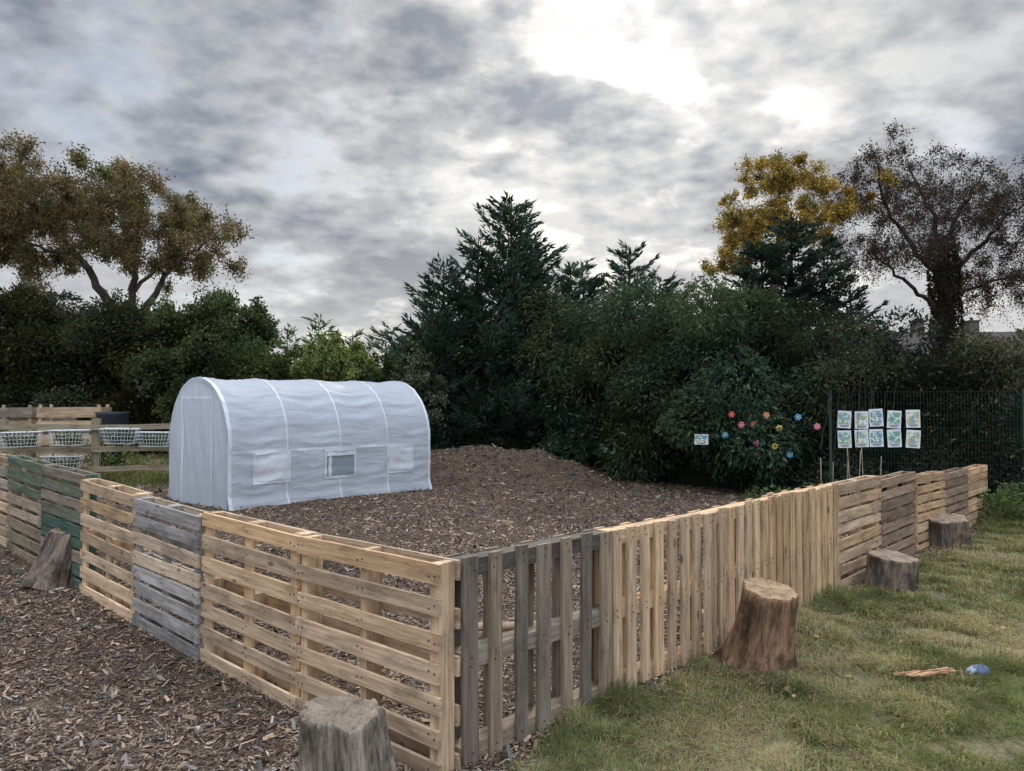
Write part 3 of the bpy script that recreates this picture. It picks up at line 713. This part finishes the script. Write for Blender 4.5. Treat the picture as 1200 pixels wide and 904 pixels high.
def fill(ells,n,r0,r1,edge=.6):
    out=[]; ar=np.array([e[2]*e[3] for e in ells],float); ar/=ar.sum()
    for _ in range(n):
        e=ells[rng.choice(len(ells),p=ar)]; a=rng.uniform(0,2*math.pi); q=rng.random()**edge
        out.append((e[0]+e[2]*q*math.cos(a),e[1]+e[3]*q*math.sin(a),rng.uniform(r0,r1)))
    return out
D=28
btree('autumn_tree',D,[[(150,470,.30,0),(149,400,.26,0),(148,385,.24,0)],[(148,388,.20,0),(125,345,.15,-.3),(98,302,.11,-.6),(75,265,.06,-.8),(50,225,.03,-1)],
 [(148,386,.18,0),(152,345,.14,.3),(146,290,.09,.5),(128,245,.06,.6),(120,205,.03,.6)],[(148,388,.17,0),(182,352,.12,-.4),(205,320,.08,-.6),(240,295,.05,-.8),(268,282,.02,-1)],
 [(98,302,.08,-.6),(70,298,.05,-1.2),(20,275,.04,-1.8),(-20,260,.03,-2)],[(152,340,.08,.3),(180,295,.05,1),(200,250,.03,1.4)],[(182,352,.06,-.4),(183,385,.04,-.8),(180,400,.02,-1)]],
 fill([(45,230,74,42),(118,232,66,38),(190,262,60,40),(240,285,44,36),(15,268,62,46),(-40,260,50,56),(100,268,70,36),(165,305,54,24),(20,235,50,46),(20,312,50,26)],290,11,19,.55),(.17,.12,.068),400,.095,(.09,.078,.065),.011,0,8,1.9,(.105,.108,.052))
D=24
btree('golden_tree',D,[[(915,470,.2,0),(912,380,.17,0),(908,330,.14,0)],[(908,330,.10,0),(885,275,.06,0),(868,245,.03,0)],[(908,330,.10,0),(915,255,.06,0),(915,205,.03,0)],[(908,330,.08,0),(950,270,.05,0),(980,240,.02,0)]],
 fill([(906,208,38,26),(880,250,38,30),(945,218,32,20),(988,236,28,18),(862,290,24,24),(930,268,62,28),(868,310,40,14)],150,7,14,.6),(.33,.22,.058),300,.08,(.09,.07,.05),.009,0,7,1.0,(.20,.165,.06))
D=24
btree('copper_birch_tree',D,[[(1110,480,.28,0),(1109,385,.28,0),(1108,340,.26,0),(1108,300,.20,0),(1106,282,.14,0)],[(1108,330,.11,0),(1080,300,.08,0),(1045,255,.05,0),(1028,200,.03,0),(1030,165,.015,0)],
 [(1106,300,.10,0),(1100,250,.06,.3),(1085,210,.04,.4),(1075,180,.015,.5)],[(1108,300,.10,0),(1125,250,.06,0),(1145,220,.04,0),(1155,195,.015,0)],[(1108,330,.09,0),(1150,290,.06,0),(1185,250,.04,0),(1215,230,.02,0)],
 [(1105,370,.08,0),(1070,345,.06,-.4),(1035,320,.04,-.6),(1005,300,.02,-.8)],[(1108,350,.07,0),(1150,335,.05,.4),(1200,320,.03,.6)]],
 fill([(1022,200,38,40),(1085,220,46,34),(1150,232,42,32),(1190,242,40,42),(1005,255,28,42),(1050,295,44,40),(1165,305,50,45),(1110,255,60,30),(1175,340,40,28)],195,8,15,.7),(.066,.048,.044),260,.07,(.045,.038,.035),.006,.7,7,1.3,(.055,.046,.034))
A=Acc(); n=6000; a=rng.uniform(0,2*math.pi,n); zz1=rng.uniform(1.5,6.6,n); c=P(1109,300,24)
u=np.stack([np.cos(a),np.sin(a),a*0],1); rad_=.20+.34*fbm(a*2,zz1*2,3,8)
A.leaves(np.stack([c[0]+0*a,c[1]+0*a,zz1],1)+u*rad_[:,None],u+rng.normal(size=(n,3))*.5,.1,.08,np.array([.04,.04,.024])*rng.uniform(.5,1.6,(n,1)))
A.make('ivy',M_leaf)
D=21.5
btree('bushy_tree',D,[[(255,470,.16,0),(255,420,.12,0),(252,375,.06,0)]],fill([(258,388,55,36),(225,402,35,32),(290,414,32,34),(255,440,60,35)],100,13,22,.6),(.062,.080,.036),480,.10,(.08,.07,.05),.01,0,7,.8,(.052,.07,.034))
btree('autumn_shrub',24,[[(60,470,.14,0),(60,420,.1,0),(60,375,.06,0)]],fill([(45,372,55,26),(20,392,40,28),(105,388,35,26)],60,12,20),(.11,.08,.042),420,.10,(.08,.07,.05),.01,0,7,.8,(.06,.07,.036))
btree('green_shrub',18.6,[[(395,500,.06,0),(395,450,.05,0),(395,415,.03,0)]],fill([(398,422,30,24),(430,430,22,24),(372,435,18,20)],45,7,13),(.15,.185,.06),230,.08,(.1,.09,.05),.008,0,6,.5,(.10,.135,.05))
btree('green_shrub',18.2,[[(480,520,.06,0),(482,470,.05,0),(485,430,.03,0)]],fill([(485,435,22,30),(505,470,20,35)],35,8,14),(.09,.105,.065),240,.08,(.1,.09,.05),.008,0,6,.5)
A=Acc()
for k in range(26):
    b=P(1000+rng.normal()*24,462,13.6)+np.array([0,rng.normal()*.2,0]); h=rng.uniform(.3,.8); dx=rng.normal()*.35
    m_=b+np.array([dx*.4,0,h*.55]); e=b+np.array([dx,rng.normal()*.2,h]); b[2]=.9
    A.tube([b,m_,e],[.006,.004,.002],(.09,.08,.06),4)
    for _ in range(7):
        s_=m_+(e-m_)*rng.random(); A.tube([s_,s_+np.array([rng.normal()*.14,rng.normal()*.1,rng.uniform(.08,.25)])],[.003,.0015],(.09,.08,.06),3)
    n=120; p=m_+(e-m_)*rng.random((n,1))*1.0+rng.normal(size=(n,3))*.12
    A.leaves(p,rng.normal(size=(n,3)),.06,.03,np.array([.07,.08,.05])*rng.uniform(.6,1.4,(n,1)),1)
A.make('twiggy_shrub',[M_bark,M_leaf])

# ---------------------------------------------------------------- green mesh fence with posters and flowers
m0=np.array([2.7,14.5,0]); m1=np.array([9.8,11.95,0]); md=unit(m1-m0); mn=np.array([md[1],-md[0],0]); ML=np.linalg.norm(m1-m0); GZ=1.92
def mpar(px):
    r=(px-600)/F; return (r*m0[1]-m0[0])/(md[0]-r*md[1])
sA=mpar(973)
A=Acc(); gcol=(.02,.06,.04)
for s_ in np.arange(sA,ML,2.9):
    p=m0+md*s_; A.box(p+ZU*GZ/2,(ZU,md,mn),(GZ+.06,.045,.045),gcol,0,1)
for s_ in np.arange(sA,ML,.05):
    p=m0+md*s_+mn*.04; A.tube([p,p+ZU*GZ],.0022,gcol,3)
for z in np.arange(.1,GZ+.01,.2):
    p=m0+md*sA+ZU*z+mn*.048; A.tube([p,p+md*(ML-sA)],.003,gcol,3)
A.make('mesh_fence',simple('green_steel',(.018,.045,.034),.5,.15,5,.4))
def mpt(px,py,off=.06):
    p=m0+md*mpar(px)+mn*off; p=p.copy(); p[2]=HC-(py-HY)/F*p[1]; return p
def postermat(k):
    m,nt,o=newmat('poster_print_%d'%k); ob=nd(nt,'ShaderNodeTexCoord').outputs['Object']
    mp=nd(nt,'ShaderNodeMapping'); mp.inputs['Location'].default_value=(k*3.7,k*1.3,0); nt.links.new(ob,mp.inputs[0])
    f=noise(nt,mp.outputs[0],11,3,.5); f2=noise(nt,mp.outputs[0],26,3,.6)
    c=mixc(nt,ramp(nt,f,.42,.55),(.14,.32,.46),(.62,.70,.68)); c=mixc(nt,ramp(nt,f2,.46,.56,0,.9),c,[(.14,.28,.10),(.42,.38,.12),(.08,.16,.09)][k%3])
    princ(nt,o,c,.25,None,.5); return m
M_paper=simple('laminated_paper',(.60,.63,.65),.3,.05,3,.5)
PMs=[postermat(k) for k in range(5)]
def poster(px,py,wd,hh,k):
    A=Acc(); p=mpt(px,py); t=rng.normal()*.05; a=unit(md+ZU*t); b=unit(ZU-md*t)
    loc=p.copy()
    A.box(p*0,(a,b,mn),(wd,hh,.004),(.8,.8,.8),0,1)
    A.box(p*0+mn*.004+b*hh*.06,(a,b,mn),(wd*.84,hh*.66,.003),(.8,.8,.8),1,1)
    for q in range(3): A.box(p*0+mn*.004-b*hh*(.33+.045*q),(a,b,mn),(wd*(.7-.1*q),hh*.018,.002),(.1,.1,.1),2,1)
    ob=A.make('poster',[M_paper,PMs[k%5],M_nail]); ob.location=loc
k=0
for py in (491,514):
    for px in (989,1009,1026,1047,1069):
        poster(px,py+rng.normal()*.7,.215,.30,k); k+=1
poster(822,515,.25,.19,2)
fl=[(858,486,'r'),(850,510,'b'),(869,498,'p'),(883,498,'r'),(898,487,'o'),(913,502,'y'),(935,489,'b'),(957,500,'p'),(886,519,'p'),(908,523,'y'),(886,532,'r'),(925,533,'b')]
FC={'r':(.50,.05,.09),'b':(.06,.28,.50),'p':(.60,.14,.27),'o':(.60,.22,.12),'y':(.58,.46,.09)}
FM={k:simple('petal_'+k,v,.4,.15,9,.4) for k,v in FC.items()}
for q,(px,py,cn) in enumerate(fl):
    A=Acc(); p=mpt(px,py,.14); n=6; R=.034
    for a in range(n):
        t=2*math.pi*a/n+q; c=md*math.cos(t)*R*1.15+ZU*math.sin(t)*R*1.15
        ring=[c+md*R*.60*math.cos(s_)+ZU*R*.60*math.sin(s_)+mn*(.006+.002*(a%2)) for s_ in np.linspace(0,2*math.pi,12,endpoint=False)]
        V=ring+[c+mn*(.012+.002*(a%2))]+[v_-mn*.008 for v_ in ring]
        A.add(V,[(k_,(k_+1)%12,(k_+1)%12+13,k_+13) for k_ in range(12)]+[(12,k_,(k_+1)%12,(k_+2)%12) for k_ in range(0,12,2)],(1,1,1),None,0)
    ring=[md*R*.5*math.cos(s_)+ZU*R*.5*math.sin(s_)+mn*.02 for s_ in np.linspace(0,2*math.pi,12,endpoint=False)]
    A.add(ring+[mn*.026],[(12,k_,(k_+1)%12,(k_+2)%12) for k_ in range(0,12,2)],(1,1,1),None,1)
    A.tube([np.zeros(3),-mn*.12-ZU*.03,-mn*.5-ZU*.12],[.004,.004,.003],(1,1,1),4,2)
    ob=A.make('flower_decoration',[FM[cn],FM['y' if cn!='y' else 'r'],M_nail]); ob.location=p
A=Acc()
for px in (962,975,990,997,1004,1012,1030):
    D=12.2+rng.normal()*.3; b=P(px,560,D); b[2]=0; A.tube([b,b+np.array([rng.normal()*.05,0,rng.uniform(.7,1.05)])],.007,(.42,.36,.25),5)
A.make('garden_canes',M_bark)
def weed(name,x,y,n,h,r,col):
    A=Acc(); N=n; a=rng.uniform(0,2*math.pi,N); q=rng.random(N)**.6*r; zz=rng.random(N)*h
    p=np.stack([x+q*np.cos(a),y+q*np.sin(a),float(H(x,y))+zz],1)
    A.leaves(p,np.stack([np.cos(a),np.sin(a),rng.uniform(0,1.2,N)],1)+rng.normal(size=(N,3))*.3,.08*rng.uniform(.6,1.5,N),.035*rng.uniform(.6,1.4,N),np.array(col)*rng.uniform(.5,1.5,(N,1)))
    A.make(name,M_leaf)
weed('weed_clump',7.1,11.3,900,.4,.45,(.09,.12,.05)); weed('weed_clump',5.2,12.3,600,.4,.5,(.11,.14,.055)); weed('weed_clump',7.9,11.6,900,.5,.5,(.08,.10,.045)); weed('weed_clump',4.4,12.9,400,.25,.5,(.09,.12,.05))
weed('weed_clump',-8.3,15.6,900,.8,.7,(.12,.15,.05)); weed('weed_clump',-11,16,900,.7,.9,(.11,.15,.05)); weed('weed_clump',-6.4,16.4,900,.9,.6,(.10,.14,.05))

# ---------------------------------------------------------------- house
hs=empty('brick_house'); M_roof=simple('roof_tiles',(.065,.055,.052),.9,.35,6,.1); 
m,nt,o=newmat('brick'); ob=nd(nt,'ShaderNodeTexCoord').outputs['Object']; bk=nd(nt,'ShaderNodeTexBrick'); bk.inputs['Scale'].default_value=4; bk.inputs['Color1'].default_value=(.09,.06,.05,1); bk.inputs['Color2'].default_value=(.075,.055,.045,1); bk.inputs['Mortar'].default_value=(.10,.095,.09,1)
nt.links.new(ob,bk.inputs['Vector']); princ(nt,o,bk.outputs[0],.85,None,.1); M_brick=m
hx0,hx1,hy0,hy1=17.2,27.,36.,43.; ez=3.7; rz=5.3
A=Acc(); I3=np.eye(3); A.box(((hx0+hx1)/2,(hy0+hy1)/2,ez/2),I3,(hx1-hx0,hy1-hy0,ez),(1,1,1)); A.make('walls',M_brick,False,hs)
A=Acc(); ym=(hy0+hy1)/2
V=[(hx0-.3,hy0-.4,ez-.1),(hx1+.3,hy0-.4,ez-.1),(hx1+.3,ym,rz),(hx0-.3,ym,rz),(hx0-.3,hy1+.4,ez-.1),(hx1+.3,hy1+.4,ez-.1)]
A.add(V,[(0,1,2,3),(3,2,5,4)],(1,1,1)); A.add([(hx0,hy0,ez),(hx0,ym,rz-.12),(hx0,hy1,ez),(hx0,ym,ez),(hx1,hy0,ez),(hx1,ym,rz-.12),(hx1,hy1,ez),(hx1,ym,ez)],[(0,1,2,3),(4,5,6,7)],(1,1,1),None,1); A.make('roof',[M_roof,M_brick],False,hs)
A=Acc()
for cx in (20.8,23.6):
    A.box((cx,ym,rz+.1),I3,(.5,.5,.8),(1,1,1)); A.box((cx,ym,rz+.53),I3,(.58,.58,.08),(1,1,1))
    A.tube([(cx,ym,rz+.55),(cx,ym,rz+.72)],[.09,.07],(1,1,1),10)
A.make('chimneys',M_brick,False,hs)
A=Acc()
for cx in (19,22,25): A.box((cx,hy0-.03,2.2),I3,(1.4,.08,1.2),(1,1,1))
A.make('windows',simple('window_glass',(.05,.06,.07),.1,.1,2,.5),False,hs)

# ---------------------------------------------------------------- camera
cam=bpy.data.cameras.new('camera'); co=bpy.data.objects.new('camera',cam); bpy.context.collection.objects.link(co)
cam.sensor_width=36; cam.lens=F/1200*36; cam.clip_end=6000; cam.clip_start=.05
co.location=(0,0,HC); co.rotation_euler=(math.radians(90+math.degrees(math.atan(18/F))),0,0)
scene.camera=co
print('polys',sum(len(o.data.polygons) for o in bpy.data.objects if o.type=='MESH'))
